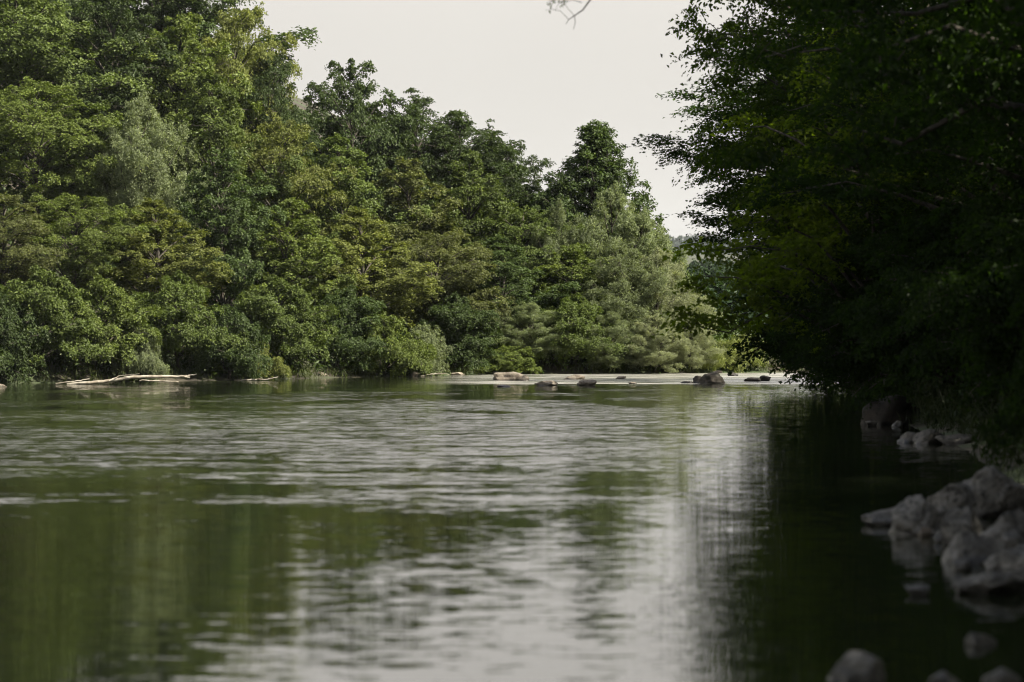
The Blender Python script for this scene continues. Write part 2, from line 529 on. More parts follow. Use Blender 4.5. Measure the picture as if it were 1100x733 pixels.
V = {
    'ash':    make_tree(11, 12, 4.4, 0.20, 'round', 58, 15, 58, (0.172, 0.107), lump=0.42, flat=0.6, spray=(0.35, 0.68), thick=0.34),
    'maple':  make_tree(12, 12, 4.6, 0.16, 'tall', 62, 15, 58, (0.180, 0.123), lump=0.45, flat=0.5, spray=(0.35, 0.66), thick=0.36),
    'beech':  make_tree(13, 12, 4.4, 0.12, 'round', 62, 15, 58, (0.156, 0.107), flat=0.78, droop=0.15, thick=0.24, lump=0.45, spray=(0.38, 0.75)),
    'elm':    make_tree(14, 12, 4.5, 0.14, 'tall', 58, 15, 58, (0.164, 0.107), flat=0.6, lump=0.58, gap=0.06, spray=(0.32, 0.68), thick=0.34),
    'lime':   make_tree(15, 12, 3.6, 0.12, 'tall', 62, 13, 58, (0.164, 0.123), flat=0.42, lump=0.38, spray=(0.32, 0.6), thick=0.36),
    'slender': make_tree(23, 13, 2.9, 0.10, 'tall', 66, 11, 63, (0.164, 0.107), flat=0.45, up=0.7, lump=0.5, gap=0.05, spray=(0.28, 0.56), thick=0.4),
    'open':   make_tree(16, 12, 3.6, 0.22, 'round', 52, 12, 58, (0.165, 0.095), flat=0.8, droop=0.1, up=0.5, lump=0.5, gap=0.03, spray=(0.35, 0.72), thick=0.26),
    'poplar': make_tree(17, 12, 5.2, 0.06, 'cone', 130, 14, 66, (0.164, 0.090), flat=0.25, up=1.2, upright=0.8, lump=0.10, tpow=0.52, droop=-0.25, spray=(0.28, 0.52), thick=0.6),
    'willow': make_tree(18, 9, 3.4, 0.06, 'bush', 64, 15, 89, (0.172, 0.049), flat=0.4, rand_n=0.9, upright=0.25, up=0.7, lump=0.48, spray=(0.3, 0.6), thick=0.55, droop=0.1),
    'sallow': make_tree(19, 9, 3.0, 0.05, 'tall', 64, 14, 89, (0.180, 0.053), flat=0.35, rand_n=0.9, upright=0.4, up=0.9, lump=0.52, spray=(0.3, 0.58), thick=0.55, droop=0.0),
    'shrub':  make_tree(20, 4, 2.7, 0.02, 'bush', 46, 12, 66, (0.139, 0.082), flat=0.55, droop=0.4, up=0.3, lump=0.55, spray=(0.25, 0.5), trunk_r=0.09, thick=0.36),
    'alder':  make_tree(21, 6, 2.9, 0.05, 'bush', 54, 13, 66, (0.148, 0.098), flat=0.55, droop=0.3, up=0.35, lump=0.55, spray=(0.28, 0.58), trunk_r=0.11, thick=0.36),
    'reed':   make_tree(22, 2.2, 2.0, 0.0, 'bush', 34, 8, 80, (0.24, 0.035), flat=0.2, rand_n=0.9, upright=0.9, up=1.0, lump=0.4, spray=(0.3, 0.5), thick=0.8, droop=-0.3, trunk_r=0.04),
    'hornbeam': make_tree(31, 16, 6.2, 0.08, 'tall', 76, 15, 92, (0.135, 0.080), flat=0.95, droop=0.14, thick=0.14, up=0.30, lump=0.38, spray=(0.6, 1.15), trunk_r=0.26, mat=LEAF_SHADE),
    'beech_wall': make_tree(34, 17, 7.0, 0.08, 'round', 96, 16, 95, (0.13, 0.080), flat=0.9, droop=0.2, thick=0.18, up=0.32, lump=0.10, spray=(0.5, 1.0), trunk_r=0.28, mat=LEAF_SHADE),
    'sunlit_spray_tree': make_tree(35, 9, 4.2, 0.12, 'round', 44, 10, 60, (0.15, 0.11), flat=0.9, droop=0.2, thick=0.16, up=0.35, lump=0.5, gap=0.25, spray=(0.4, 0.85), trunk_r=0.12, mat=LEAF_SHADE),
    'robinia':  make_tree(32, 16, 6.0, 0.14, 'round', 66, 15, 92, (0.125, 0.062), flat=0.9, droop=0.3, thick=0.2, up=0.4, lump=0.45, spray=(0.6, 1.1), trunk_r=0.25, mat=LEAF_SHADE),
    'hazel':    make_tree(33, 5, 3.6, 0.0, 'bush', 50, 12, 85, (0.13, 0.09), flat=0.88, droop=0.3, thick=0.18, up=0.25, lump=0.5, spray=(0.45, 0.85), trunk_r=0.09, mat=LEAF_SHADE),
    'fir':      make_tree(41, 16, 3.0, 0.06, 'spire', 60, 6, 34, (0.42, 0.16), flat=0.8, droop=0.5, up=-0.1, lump=0.2, spray=(0.5, 0.9), trunk_r=0.2),
}

TRUNK_COLOR = (1, 1, 1)
rnd = random.Random(5)


def plant(kind, name, label, cat, x, y, H, Rad, color, group=None, rz=None, ground=None):
    v = V[kind]
    z = ground_z(x, y) if ground is None else ground
    z = max(z, 0.0) - 0.05
    root = empty(name, (x, y, z), rnd.uniform(0, 6.28) if rz is None else rz, (Rad / v['R'], Rad / v['R'], H / v['H']))
    tag(root, label, cat, group)
    c = link('crown', v['crown'], root, color)
    link('trunk', v['trunk'], root)
    return root


def tree_px(kind, name, label, cat, px, d, top, wide, color, group=None, rz=None):
    """top of the crown at photo row `top`, crown `wide` photo pixels across, standing d metres away"""
    x = px2x(px, d)
    g = max(ground_z(x, d), 0)
    H = max(1.0, py2z(top, d) - g)
    return plant(kind, name, label, cat, x, d, H, wide / 2 / F_PX * d, color, group, rz)


DARK = (0.038, 0.056, 0.019)
DEEP = (0.047, 0.070, 0.023)
MID = (0.074, 0.100, 0.027)
FRESH = (0.097, 0.126, 0.032)
YEL = (0.116, 0.132, 0.036)
OLIVE = (0.092, 0.104, 0.036)
LIME = (0.125, 0.145, 0.045)
SILVER = (0.215, 0.235, 0.145)
GREYG = (0.145, 0.172, 0.092)

GL = 'trees on the wooded slope across the river'
LTREES = [
    # kind, px, extra distance behind the bank, top row, width px, colour, name, category, label
    ('elm', -40, 44, -150, 230, DARK, 'broadleaf_tree', 'tree', 'dark broadleaf tree high on the slope in the top left corner of the photo'),
    ('maple', 75, 46, -120, 200, DARK, 'broadleaf_tree', 'tree', 'dark shaded tree at the top edge, second along the ridge from the left'),
    ('slender', 165, 40, -70, 190, DEEP, 'broadleaf_tree', 'tree', 'deep green tree rising out of the top edge left of the open sky'),
    ('elm', 205, 38, -36, 130, DARK, 'broadleaf_tree', 'tree', 'dark tree whose tip meets the open sky at the top edge'),
    ('ash', 252, 30, 12, 125, YEL, 'broadleaf_tree', 'tree', 'yellow green tree on the skyline just below the dark tip at the top edge'),
    ('maple', 20, 30, -20, 210, MID, 'broadleaf_tree', 'tree', 'mid green tree filling the upper left edge above the brownish bush'),
    ('ash', 120, 29, 5, 160, DARK, 'broadleaf_tree', 'tree', 'dark green tree with black gaps between two lit crowns, upper left'),
    ('lime', 195, 27, 22, 150, FRESH, 'broadleaf_tree', 'tree', 'sunlit fresh green tree above and right of the silver willow high on the slope'),
    ('elm', 288, 27, 58, 100, DEEP, 'broadleaf_tree', 'tree', 'dark green tree on the skyline standing left of the lone round skyline tree'),
    ('maple', 376, 24, 70, 140, DEEP, 'broadleaf_tree', 'tree', 'lone round dark tree standing highest against the sky left of centre'),
    ('elm', 40, 20, 85, 160, FRESH, 'broadleaf_tree', 'tree', 'leafy green tree at the left edge below the ridge, lit in broad sprays'),
    ('sallow', 150, 17, 108, 105, GREYG, 'willow_tree', 'willow', 'silver grey willow high among the green crowns on the left slope'),
    ('slender', 103, 19, 112, 110, MID, 'broadleaf_tree', 'tree', 'mid green tree immediately left of the silver willow on the slope'),
    ('slender', 228, 18, 80, 110, MID, 'broadleaf_tree', 'tree', 'tall green tree with a sunlit shoulder to the right of the slope willow'),
    ('elm', 300, 17, 125, 130, YEL, 'broadleaf_tree', 'tree', 'yellowish tree directly below the lone round skyline tree, to its left'),
    ('slender', 365, 16, 148, 110, MID, 'broadleaf_tree', 'tree', 'green tree directly under the lone round skyline tree'),
    ('maple', 420, 25, 128, 130, DEEP, 'broadleaf_tree', 'tree', 'full green tree filling the skyline between the lone round tree and the pointed one'),
    ('ash', 478, 24, 138, 130, DARK, 'broadleaf_tree', 'tree', 'full dark tree close behind the pointed and ragged skyline trees'),
    ('lime', 545, 20, 176, 100, DEEP, 'broadleaf_tree', 'tree', 'green tree on the skyline where it slopes down from the ragged trees'),
    ('lime', 586, 15, 206, 80, MID, 'broadleaf_tree', 'tree', 'green tree filling the low notch in the skyline left of the tall poplar'),
    ('open', 448, 22, 100, 140, DARK, 'broadleaf_tree', 'tree', 'dark thin crowned tree with a pointed tip, first right of the lone round tree'),
    ('open', 494, 20, 124, 135, DARK, 'broadleaf_tree', 'tree', 'dark open tree with ragged horizontal limbs on the skyline at centre'),
    ('open', 530, 18, 148, 105, DARK, 'broadleaf_tree', 'tree', 'small ragged dark tree at the end of the row of open skyline trees'),
    ('slender', 440, 13, 172, 115, OLIVE, 'broadleaf_tree', 'tree', 'olive brown tree below the pointed skyline tree, with a dark hollow'),
    ('lime', 505, 13, 168, 115, MID, 'broadleaf_tree', 'tree', 'rounded mid green tree beneath the ragged skyline trees'),
    ('open', 566, 15, 196, 85, DARK, 'broadleaf_tree', 'tree', 'small dark tufted tree on the skyline left of the tall poplar'),
    ('poplar', 640, 13, 138, 260, DEEP, 'poplar_tree', 'poplar', 'tall pointed dark poplar standing above the willows right of centre'),
    ('lime', 605, 12, 190, 80, DEEP, 'broadleaf_tree', 'tree', 'slim green tree leaning against the left side of the tall poplar'),
    ('sallow', 658, 9, 205, 95, GREYG, 'willow_tree', 'willow', 'grey green willow at the foot of the tall poplar, on its right'),
    ('sallow', 690, 8, 232, 85, GREYG, 'willow_tree', 'willow', 'narrow grey willow with a tufted tip where the treeline drops to the hill'),
    ('ash', 560, 9, 225, 120, MID, 'broadleaf_tree', 'tree', 'green tree left below the tall poplar, in the middle of the slope'),
    ('sallow', 602, 8, 222, 70, GREYG, 'willow_tree', 'willow', 'pale leaved willow between the slim green tree and the water'),
    ('lime', 615, 6, 265, 110, FRESH, 'broadleaf_tree', 'tree', 'bright green low tree under the tall poplar'),
    ('elm', 5, 9, 205, 130, OLIVE, 'broadleaf_tree', 'tree', 'brownish olive tree at the left edge halfway down the slope'),
    ('ash', 80, 9, 210, 130, FRESH, 'broadleaf_tree', 'tree', 'tree of layered bright sprays above the pale fallen branch'),
    ('slender', 168, 9, 215, 110, YEL, 'broadleaf_tree', 'tree', 'yellow green tree in the lower slope below the silver slope willow'),
    ('lime', 240, 10, 165, 120, DEEP, 'broadleaf_tree', 'tree', 'dense dark green tree with a black shaded left side, right of the slope willow'),
    ('slender', 310, 8, 215, 115, FRESH, 'broadleaf_tree', 'tree', 'bright leaved tree in the middle of the left slope with horizontal sprays'),
    ('slender', 388, 7, 225, 110, YEL, 'broadleaf_tree', 'tree', 'yellow green tree in front of the olive brown tree, left of centre'),
    ('ash', 470, 6, 250, 120, OLIVE, 'broadleaf_tree', 'tree', 'tree with russet tinged sprays near the water at centre left'),
    ('slender', 538, 5, 255, 95, DEEP, 'broadleaf_tree', 'tree', 'dark green tree close to the water behind the midstream boulder'),
    ('willow', 668, 4, 262, 105, GREYG, 'willow_tree', 'willow', 'broad grey green willow at the water right of centre'),
    ('willow', 708, 4, 268, 84, SILVER, 'willow_tree', 'willow', 'pale silver willow leaning right above the rapids'),
    ('willow', 738, 6, 306, 72, SILVER, 'willow_tree', 'willow', 'silver willow at the far end of the bank, next to the dark far trees'),
    # along the water
    ('shrub', -8, 1.5, 318, 120, DARK, 'bank_shrub', 'shrub', 'dark shrub overhanging the water at the left edge of the photo'),
    ('alder', 45, 2.5, 290, 110, MID, 'bank_shrub', 'shrub', 'green alder shrub behind the left end of the pale fallen branch'),
    ('alder', 110, 2.5, 300, 105, FRESH, 'bank_shrub', 'shrub', 'fresh green alder shrub right over the middle of the fallen branch'),
    ('shrub', 150, 1.2, 352, 48, GREYG, 'bank_shrub', 'shrub', 'small greyish shrub touching the fallen branch near its tip'),
    ('alder', 190, 2.8, 295, 105, MID, 'bank_shrub', 'shrub', 'green shrub just right of the tip of the fallen branch'),
    ('shrub', 245, 1.6, 330, 85, DEEP, 'bank_shrub', 'shrub', 'dark green shrub over the thin pale stick at the water'),
    ('shrub', 280, 1.0, 368, 50, YEL, 'bank_shrub', 'shrub', 'low yellow green tuft of a shrub above the thin pale stick'),
    ('alder', 300, 3.0, 300, 100, MID, 'bank_shrub', 'shrub', 'green alder left of the dark hollow in the bank'),
    ('alder', 372, 3.0, 310, 90, DEEP, 'bank_shrub', 'shrub', 'dark alder right of the dark hollow with the pale root'),
    ('shrub', 415, 1.4, 340, 85, FRESH, 'bank_shrub', 'shrub', 'bright green rounded shrub at the waterline left of the bramble thicket'),
    ('shrub', 455, 1.4, 350, 60, GREYG, 'bank_shrub', 'shrub', 'pale green shrub hanging over a dark root thicket'),
    ('alder', 490, 2.5, 318, 90, DEEP, 'bank_shrub', 'shrub', 'dark alder by the water left of the midstream boulder'),
    ('willow', 570, 2.5, 325, 80, GREYG, 'bank_willow', 'willow', 'low rounded grey green willow bush behind the pair of near stones'),
    ('alder', 618, 2.2, 318, 85, MID, 'bank_shrub', 'shrub', 'mid green shrub at the rapids below the bright green low tree'),
    ('shrub', 545, 1.0, 372, 70, FRESH, 'bank_shrub', 'shrub', 'small low shrub at the waterline directly behind the midstream boulder'),
    ('willow', 655, 1.8, 335, 70, GREYG, 'bank_willow', 'willow', 'low grey willow bush at the rapids left of the silver willows'),
    ('willow', 705, 1.4, 338, 72, SILVER, 'bank_willow', 'willow', 'low silver willow bush at the foot of the pale leaning willow'),
    ('willow', 742, 1.8, 338, 60, SILVER, 'bank_willow', 'willow', 'silver willow bush above the dark boulder in the rapids'),
    ('reed', 782, 1.0, 368, 60, LIME, 'reed_bush', 'reeds', 'sunlit yellow green reed clump behind the dark boulder'),
    ('reed', 803, 2.0, 377, 36, LIME, 'reed_bush', 'reeds', 'smaller sunlit reed clump at the right end of the far bank'),
]


def bank_d(px):
    """distance of the far bank along the line of sight through photo column px"""
    k = (px - CX) / F_PX
    best = 140.0
    for (x1, y1), (x2, y2) in zip(LEFT[:-1], LEFT[1:]):
        den = (x2 - x1) - k * (y2 - y1)
        if abs(den) < 1e-9: continue
        t = (k * y1 - x1) / den
        if 0 <= t <= 1: best = y1 + t * (y2 - y1)
    return best


for kind, px, back, top, wide, colr, nm, cat, label in LTREES:
    grp = GL if nm in ('broadleaf_tree', 'willow_tree', 'poplar_tree') else 'shrubs along the far bank'
    j = 1 + rnd.uniform(-0.12, 0.12)
    c = tuple(v * j for v in colr)
    if 'shrub' in nm or nm == 'bank_willow': back = max(0.1, back - 1.1)      # overhanging the water
    tree_px(kind, nm, label, cat, px, bank_d(px) + back, top, wide, c, grp)

# far shaded trees beyond the bend
GF = 'dark trees beyond the river bend'
FARC = (0.030, 0.050, 0.026)
for px, d, top, wide, kind, label in [
    (756, 300, 314, 60, 'maple', 'far shaded tree beyond the bend, next to the silver willow'),
    (785, 310, 304, 64, 'elm', 'far shaded tree beyond the bend with a rounded grey green top'),
    (818, 280, 300, 60, 'ash', 'far shaded tree beyond the bend, half behind the right bank leaves'),
    (850, 300, 292, 64, 'maple', 'far shaded tree beyond the bend, last before the right bank trees'),
    (762, 270, 345, 40, 'shrub', 'low dark bush beyond the bend under the far trees'),
    (800, 250, 345, 54, 'alder', 'low dark bush beyond the bend right of the reeds'),
    (838, 240, 345, 54, 'alder', 'low dark bush beyond the bend above the right end of the rapids'),
]:
    tree_px(kind, 'far_tree' if top < 320 else 'far_shrub', label, 'tree' if top < 320 else 'shrub', px, d, top, wide, FARC, GF)

# right bank: big shaded trees overhanging the river
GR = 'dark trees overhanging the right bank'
RC = (0.013, 0.023, 0.008)  # leaf colour lowered to deepen the shade on this bank
RCLIT = (0.027, 0.040, 0.010)  # same foliage, colour raised for the crown meant to look sunlit
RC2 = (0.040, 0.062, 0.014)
RTREES = [
    ('beech_wall', 11.9, 79, 20.0, 6.9, RCLIT, 'dark tree on the right bank whose upper sprays reach furthest left over the river'),
    ('beech_wall', 14.0, 95, 13, 7.8, RC, 'dark tree on the right bank furthest downstream, its low branches brushing the rapids'),
    ('hornbeam', 12.6, 65, 13.5, 6.3, RC, 'dark tree on the right bank between the sunlit yellow green one and the black one'),
    ('robinia', 11.8, 52, 15, 6.0, RC, 'black shaded tree on the right bank above the flat pale rocks'),
    ('hornbeam', 10.4, 40, 19, 5.6, RC, 'black shaded tree at the right edge, behind the grey rock pile'),
    ('robinia', 18.5, 72, 18.5, 6.4, RC, 'shaded tree in the second row on the right bank'),
    ('hornbeam', 19.0, 86, 17.5, 6.4, RC, 'shaded tree of the second row on the right bank, furthest back'),
    ('hornbeam', 17.5, 57, 20, 6.5, RC, 'shaded tree of the second row at the right edge of the photo'),
    ('beech_wall', 12.6, 87, 11, 6.7, RC, 'lower dark tree on the right bank hanging over the water under the longest sprays'),
    ('sunlit_spray_tree', 9.3, 71, 9.6, 4.4, (0.066, 0.086, 0.014), 'smaller tree added at the right bank, its leaves coloured yellow green as sunlit sprays against the dark crowns'),  # added tree, light leaf colour stands in for sunlit patches
    ('robinia', 22.0, 108, 18, 6.5, RC, 'shaded tree at the bend behind the right bank trees'),
]
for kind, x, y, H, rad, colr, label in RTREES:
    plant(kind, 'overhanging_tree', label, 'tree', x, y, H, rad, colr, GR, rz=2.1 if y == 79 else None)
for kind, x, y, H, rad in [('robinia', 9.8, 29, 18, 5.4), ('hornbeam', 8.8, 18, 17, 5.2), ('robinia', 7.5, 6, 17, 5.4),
                           ('hornbeam', 4.5, -6, 17, 5.6), ('robinia', -4.0, -16, 17, 6.0), ('hornbeam', 13.0, 10, 19, 6.0), ('robinia', 13.5, 17.5, 20, 6.0), ('hornbeam', 15.5, 42, 22, 6.2), ('beech_wall', 15, 24, 22, 6.6), ('hornbeam', -16, -24, 18, 6.5)]:  # out-of-frame trees, several added to block sun and sky from the right bank
    plant(kind, 'overhanging_tree', 'tall tree added on the near right bank, outside the frame, for shade', 'tree', x, y, H, rad, RC, GR)

for x, y, H, rad, label in [
    (12.7, 93, 6.5, 4.4, 'dark bush on the right bank trailing into the rapids'),
    (12.0, 96, 4.2, 3.5, 'dark low bush with leaves hanging in front of the right end of the rapids'),
    (11.2, 86, 4.2, 3.0, 'dark low bush at the waterline between the rapids and the right bank trees'),
    (11.4, 80, 5.2, 3.4, 'dark bush at the waterline right of the rapids'),
    (9.9, 70, 4.6, 2.7, 'dark bush on the right bank behind the tilted rock'),
    (9.4, 60, 4.2, 2.4, 'dark bush on the right bank right of the tilted rock'),
    (9.6, 51, 4.0, 2.2, 'dark bush above the flat pale rocks on the right bank'),
    (8.6, 41, 3.8, 2.1, 'dark bush at the right edge behind the flat pale rocks'),
    (7.4, 33, 3.2, 1.6, 'dark bush at the right edge just behind the grey rock pile'),
]:
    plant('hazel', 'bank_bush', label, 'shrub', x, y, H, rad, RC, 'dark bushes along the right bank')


# the thin bare branch that hangs into the top of the frame
def hanging_branch():
    d = 42.0
    def P(px, py, dd=0.0): return np.array([px2x(px, d + dd), d + dd, py2z(py, d + dd)])
    root = empty('overhanging_branch_tree', (9.0, 45.5, ground_z(9.0, 45.5)))
    tag(root, 'tree on the right bank whose thin bare twig hangs into the sky', 'tree', GR)
    off = np.array([9.0, 45.5, ground_z(9.0, 45.5)])
    tb = Tubes()
    s = np.linspace(0, 1, 9)
    trunk = np.stack([off[0] + -0.8 * s, off[1] - 1.0 * s, off[2] - 0.3 + 13 * s], 1)
    tb.add(trunk - off, np.linspace(0.2, 0.08, 9), 8)
    link('trunk', tb.mesh('trunk', BARK), root)
    tw = Tubes()
    a = trunk[7]
    main = [a, P(760, -130), P(690, -80), P(650, -28), P(634, 0), P(626, 11), P(617, 17), P(611, 21), P(608, 26)]
    tw.add(np.array(main) - off, [0.07, 0.05, 0.035, 0.02, 0.013, 0.011, 0.008, 0.006, 0.004], 6)
    tw.add(np.array([P(617, 17), P(618, 24), P(616, 32)]) - off, [0.006, 0.005, 0.003], 5)
    tw.add(np.array([P(650, -28), P(625, -12), P(606, -4), P(590, 2)]) - off, [0.015, 0.01, 0.007, 0.004], 5)
    tw.add(np.array([P(625, 3), P(615, 0), P(600, 4), P(596, 12)]) - off, [0.006, 0.004, 0.003, 0.002], 4)
    tw.add(np.array([P(611, 21), P(602, 12), P(592, 10), P(588, 11)]) - off, [0.004, 0.003, 0.003, 0.002], 4)
    tw.add(np.array([P(617, 17), P(609, 8), P(604, -2)]) - off, [0.004, 0.003, 0.003], 4)
    link('branch', tw.mesh('branch', BARK), root)
    rng = np.random.default_rng(9)
    C, k = [], 0
    for q in [(592, -1), (596, 2), (591, 6), (603, 1), (607, -1), (600, -4), (612, -6), (590, 10), (585, -6), (604, 5)]:
        for _ in range(7): C.append(P(q[0] + rng.normal(0, 2.5), q[1] + rng.normal(0, 2.5), rng.normal(0, 0.1)) - off)
    C = np.array(C); M = len(C)
    me = leaf_mesh('crown', C, rng.normal(0, 1, (M, 3)), rng.normal(0, 1, (M, 3)), np.full(M, 0.05), np.full(M, 0.022), rng.uniform(0.2, 0.8, M), LEAF_SHADE)
    link('crown', me, root, RC2)


hanging_branch()


# ---------------------------------------------------------------- undergrowth (uncountable)
def cover(name, pts, h, leaf, color, seed, blades=False, n=14):
    rng = np.random.default_rng(seed)
    pts = np.asarray(pts)
    M = len(pts) * n
    idx = np.repeat(np.arange(len(pts)), n)
    hh = h * rng.uniform(0.5, 1.3, len(pts))[idx]
    C = np.column_stack([pts[idx, 0] + rng.normal(0, 0.22, M), pts[idx, 1] + rng.normal(0, 0.22, M), np.zeros(M)])
    C[:, 2] = np.maximum(height(C[:, :2]), 0.0) + rng.uniform(0.0, 1.0, M) * hh
    if blades:
        N = rng.normal(0, 1, (M, 3)); N[:, 2] *= 0.3
        A = rng.normal(0, 0.45, (M, 3)) + np.array([0, 0, 1.0])
    else:
        N = rng.normal(0, 0.7, (M, 3)) + np.array([0, 0, 0.8]); A = rng.normal(0, 1, (M, 3))
    s = rng.uniform(0.7, 1.3, M)
    me = leaf_mesh(name, C, N, A, leaf[0] * s, leaf[1] * s, np.clip(rng.normal(0.5, 0.25, M), 0, 1), LEAF)
    tag(link(name, me, None, color), kind='stuff')


rg = np.random.default_rng(3)


def bank_points(n, line, lo, hi, xr, yr):
    out = []
    while len(out) < n:
        P = np.column_stack([rg.uniform(*xr, 4000), rg.uniform(*yr, 4000)])
        d = seg_dist(P, line); ok = (~inside(P)) & (d > lo) & (d < hi)
        out.extend(P[ok].tolist())
    return np.array(out[:n])


cover('undergrowth', bank_points(2600, LEFT, 0.1, 14, (-36, 26), (95, 165)), 0.9, (0.2, 0.11), (0.045, 0.068, 0.02), 61)
cover('slope_undergrowth', bank_points(3200, LEFT, 12, 60, (-75, 12), (110, 215)), 1.6, (0.42, 0.26), (0.04, 0.06, 0.02), 65, n=16)
cover('bank_grass', bank_points(500, LEFT, 0.1, 1.6, (-30, 24), (98, 145)), 0.35, (0.36, 0.03), (0.05, 0.062, 0.02), 62, True, 16)
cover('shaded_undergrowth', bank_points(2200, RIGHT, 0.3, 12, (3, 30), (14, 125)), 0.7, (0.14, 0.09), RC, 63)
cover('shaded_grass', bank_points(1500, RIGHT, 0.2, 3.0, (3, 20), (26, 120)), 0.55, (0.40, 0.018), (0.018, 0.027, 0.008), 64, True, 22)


# ---------------------------------------------------------------- rocks and driftwood
def rock_mesh(seed, dims, mat, sub=4, cuts=9, rough=0.16):
    import bmesh
    rng = np.random.default_rng(seed)
    bm = bmesh.new()
    bmesh.ops.create_icosphere(bm, subdivisions=sub, radius=1.0)
    planes = []
    for _ in range(cuts):
        n = rng.normal(0, 1, 3); n /= np.linalg.norm(n)
        planes.append((Vector(n), rng.uniform(0.48, 0.80)))
    off = Vector(rng.uniform(-40, 40, 3))
    for v in bm.verts:
        p = v.co.copy()
        for n, dist in planes:
            e = p.dot(n) - dist
            if e > 0: p -= n * e * 0.97
        p *= 1 + rough * noise.fractal(p * 1.7 + off, 0.9, 2.0, 5) + 0.05 * noise.noise(p * 6 + off) + 0.03 * noise.noise(p * 14 + off)
        v.co = p
    lo = [min(v.co[i] for v in bm.verts) for i in range(3)]; hi = [max(v.co[i] for v in bm.verts) for i in range(3)]
    for v in bm.verts:
        v.co = Vector([((v.co[i] - lo[i]) / (hi[i] - lo[i]) - 0.5) * dims[i] for i in range(3)])
    me = bpy.data.meshes.new('boulder')
    bm.to_mesh(me); bm.free()
    for p in me.polygons: p.use_smooth = True
    me.materials.append(mat)
    return me


def rock(name, label, px0, px1, top, foot, mat, seed, group=None, depth=1.0, sub=4, sink=0.35, d=None, base=0.0, tilt=(0, 0), cuts=10):
    d = d or water_d(foot)
    w = (px1 - px0) / F_PX * d * 1.12
    h = py2z(top, d) - base
    full = h * (1 + sink) * 1.12
    me = rock_mesh(seed, (w, w * depth, full), mat, sub, cuts)
    o = link(name, me)
    o.location = (px2x((px0 + px1) / 2, d), d + w * depth * 0.35, base + h - full * 0.5)
    o.rotation_euler = (tilt[0], tilt[1], random.Random(seed).uniform(-0.4, 0.4))
    return tag(o, label, 'stone' if name == 'stone' else 'boulder', group)


GB = 'boulders standing in the rapids'
rock('boulder', 'large pale brown boulder in the rapids left of centre', 531, 561, 399.5, 409, ROCK_PALE, 101, GB, 0.9)
rock('boulder', 'low brown boulder leaning on the right side of the large pale midstream boulder', 553, 569, 403, 409, ROCK_PALE, 102, GB, 0.9)
rock('boulder', 'low pale rounded stone at the front of the rapids with a dark left end', 576, 600, 409, 414.5, ROCK_PALE, 103, GB, 0.8)
rock('boulder', 'pale stone with a dark hollow facing us, at the front edge of the rapids', 621, 640, 407.8, 414.5, ROCK_PALE, 104, GB, 0.9)
rock('boulder', 'flat brown boulder at the back of the rapids above the hollow stone', 606, 629, 402.5, 408, ROCK_PALE, 105, GB, 0.8)
rock('stone', 'stone barely above water in front of the large pale midstream boulder', 534, 548, 413.2, 415.6, ROCK_PALE, 106, GB, 0.8)
rock('stone', 'small stone at the back of the rapids, right of the flat brown boulder', 662, 672, 404, 407.5, ROCK_PALE, 107, GB, 0.8)
rock('stone', 'tiny pale stone at the front edge of the rapids right of centre', 675, 684, 410.4, 412.6, ROCK_PALE, 108, GB, 0.8)
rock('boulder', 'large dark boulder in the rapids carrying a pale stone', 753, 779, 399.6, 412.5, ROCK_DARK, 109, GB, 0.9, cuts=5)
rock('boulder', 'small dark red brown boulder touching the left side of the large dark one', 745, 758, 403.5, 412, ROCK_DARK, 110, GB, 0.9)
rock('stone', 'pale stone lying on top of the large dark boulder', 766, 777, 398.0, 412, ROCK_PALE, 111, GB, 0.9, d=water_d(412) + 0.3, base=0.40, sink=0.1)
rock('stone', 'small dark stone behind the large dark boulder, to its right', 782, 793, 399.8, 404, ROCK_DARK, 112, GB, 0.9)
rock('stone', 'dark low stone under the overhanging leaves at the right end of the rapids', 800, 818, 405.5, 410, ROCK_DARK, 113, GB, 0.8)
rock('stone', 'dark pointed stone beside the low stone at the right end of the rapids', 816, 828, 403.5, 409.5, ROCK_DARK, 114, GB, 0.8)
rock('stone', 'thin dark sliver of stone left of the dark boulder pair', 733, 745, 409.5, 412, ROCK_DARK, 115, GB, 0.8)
GS = 'stones along the far bank'
rock('stone', 'pale stone at the waterline on the left edge of the photo', -6, 5, 412.5, 416, ROCK_PALE, 121, GS)
rock('stone', 'pale stone under the dark hollow in the bank', 340, 352, 400, 406, ROCK_PALE, 122, GS)
rock('stone', 'pale stone below the pale green shrub on the far bank', 439, 451, 399.5, 404.5, ROCK_PALE, 123, GS)
rock('stone', 'light stone at the far bank left of the large midstream boulder', 526, 536, 399, 402.5, ROCK_PALE, 124, GS)
rock('stone', 'flat pale stone at the far bank between bramble thicket and rapids', 484, 500, 400, 403.5, ROCK_PALE, 125, GS)
rock('stone', 'pale stone on the bank right of the thin pale stick', 290, 299, 400, 406, ROCK_PALE, 126, GS)

GN = 'grey rocks piled at the near right bank'
rock('boulder', 'pointed grey rock at the left tip of the pile', 930, 988, 544, 565, ROCK_GREY, 131, GN, 0.7, sub=5)
rock('boulder', 'rounded grey rock second from the left tip of the pile', 961, 1022, 532, 575, ROCK_GREY, 132, GN, 0.9, sub=5)
rock('boulder', 'grey rock on the left shoulder of the pile, leaning on the largest boulder', 1002, 1050, 519, 556, ROCK_GREY, 145, GN, 0.9, sub=5)
rock('boulder', 'largest grey boulder on top of the pile at the right edge', 1030, 1112, 501, 556, ROCK_GREY, 133, GN, 0.8, sub=5)
rock('boulder', 'grey block in the middle of the pile below the largest boulder', 1016, 1064, 543, 586, ROCK_GREY, 134, GN, 0.9, sub=5)
rock('boulder', 'dark pitted grey rock at the right edge under the largest boulder', 1052, 1122, 548, 596, ROCK_GREY, 135, GN, 0.9, sub=5)
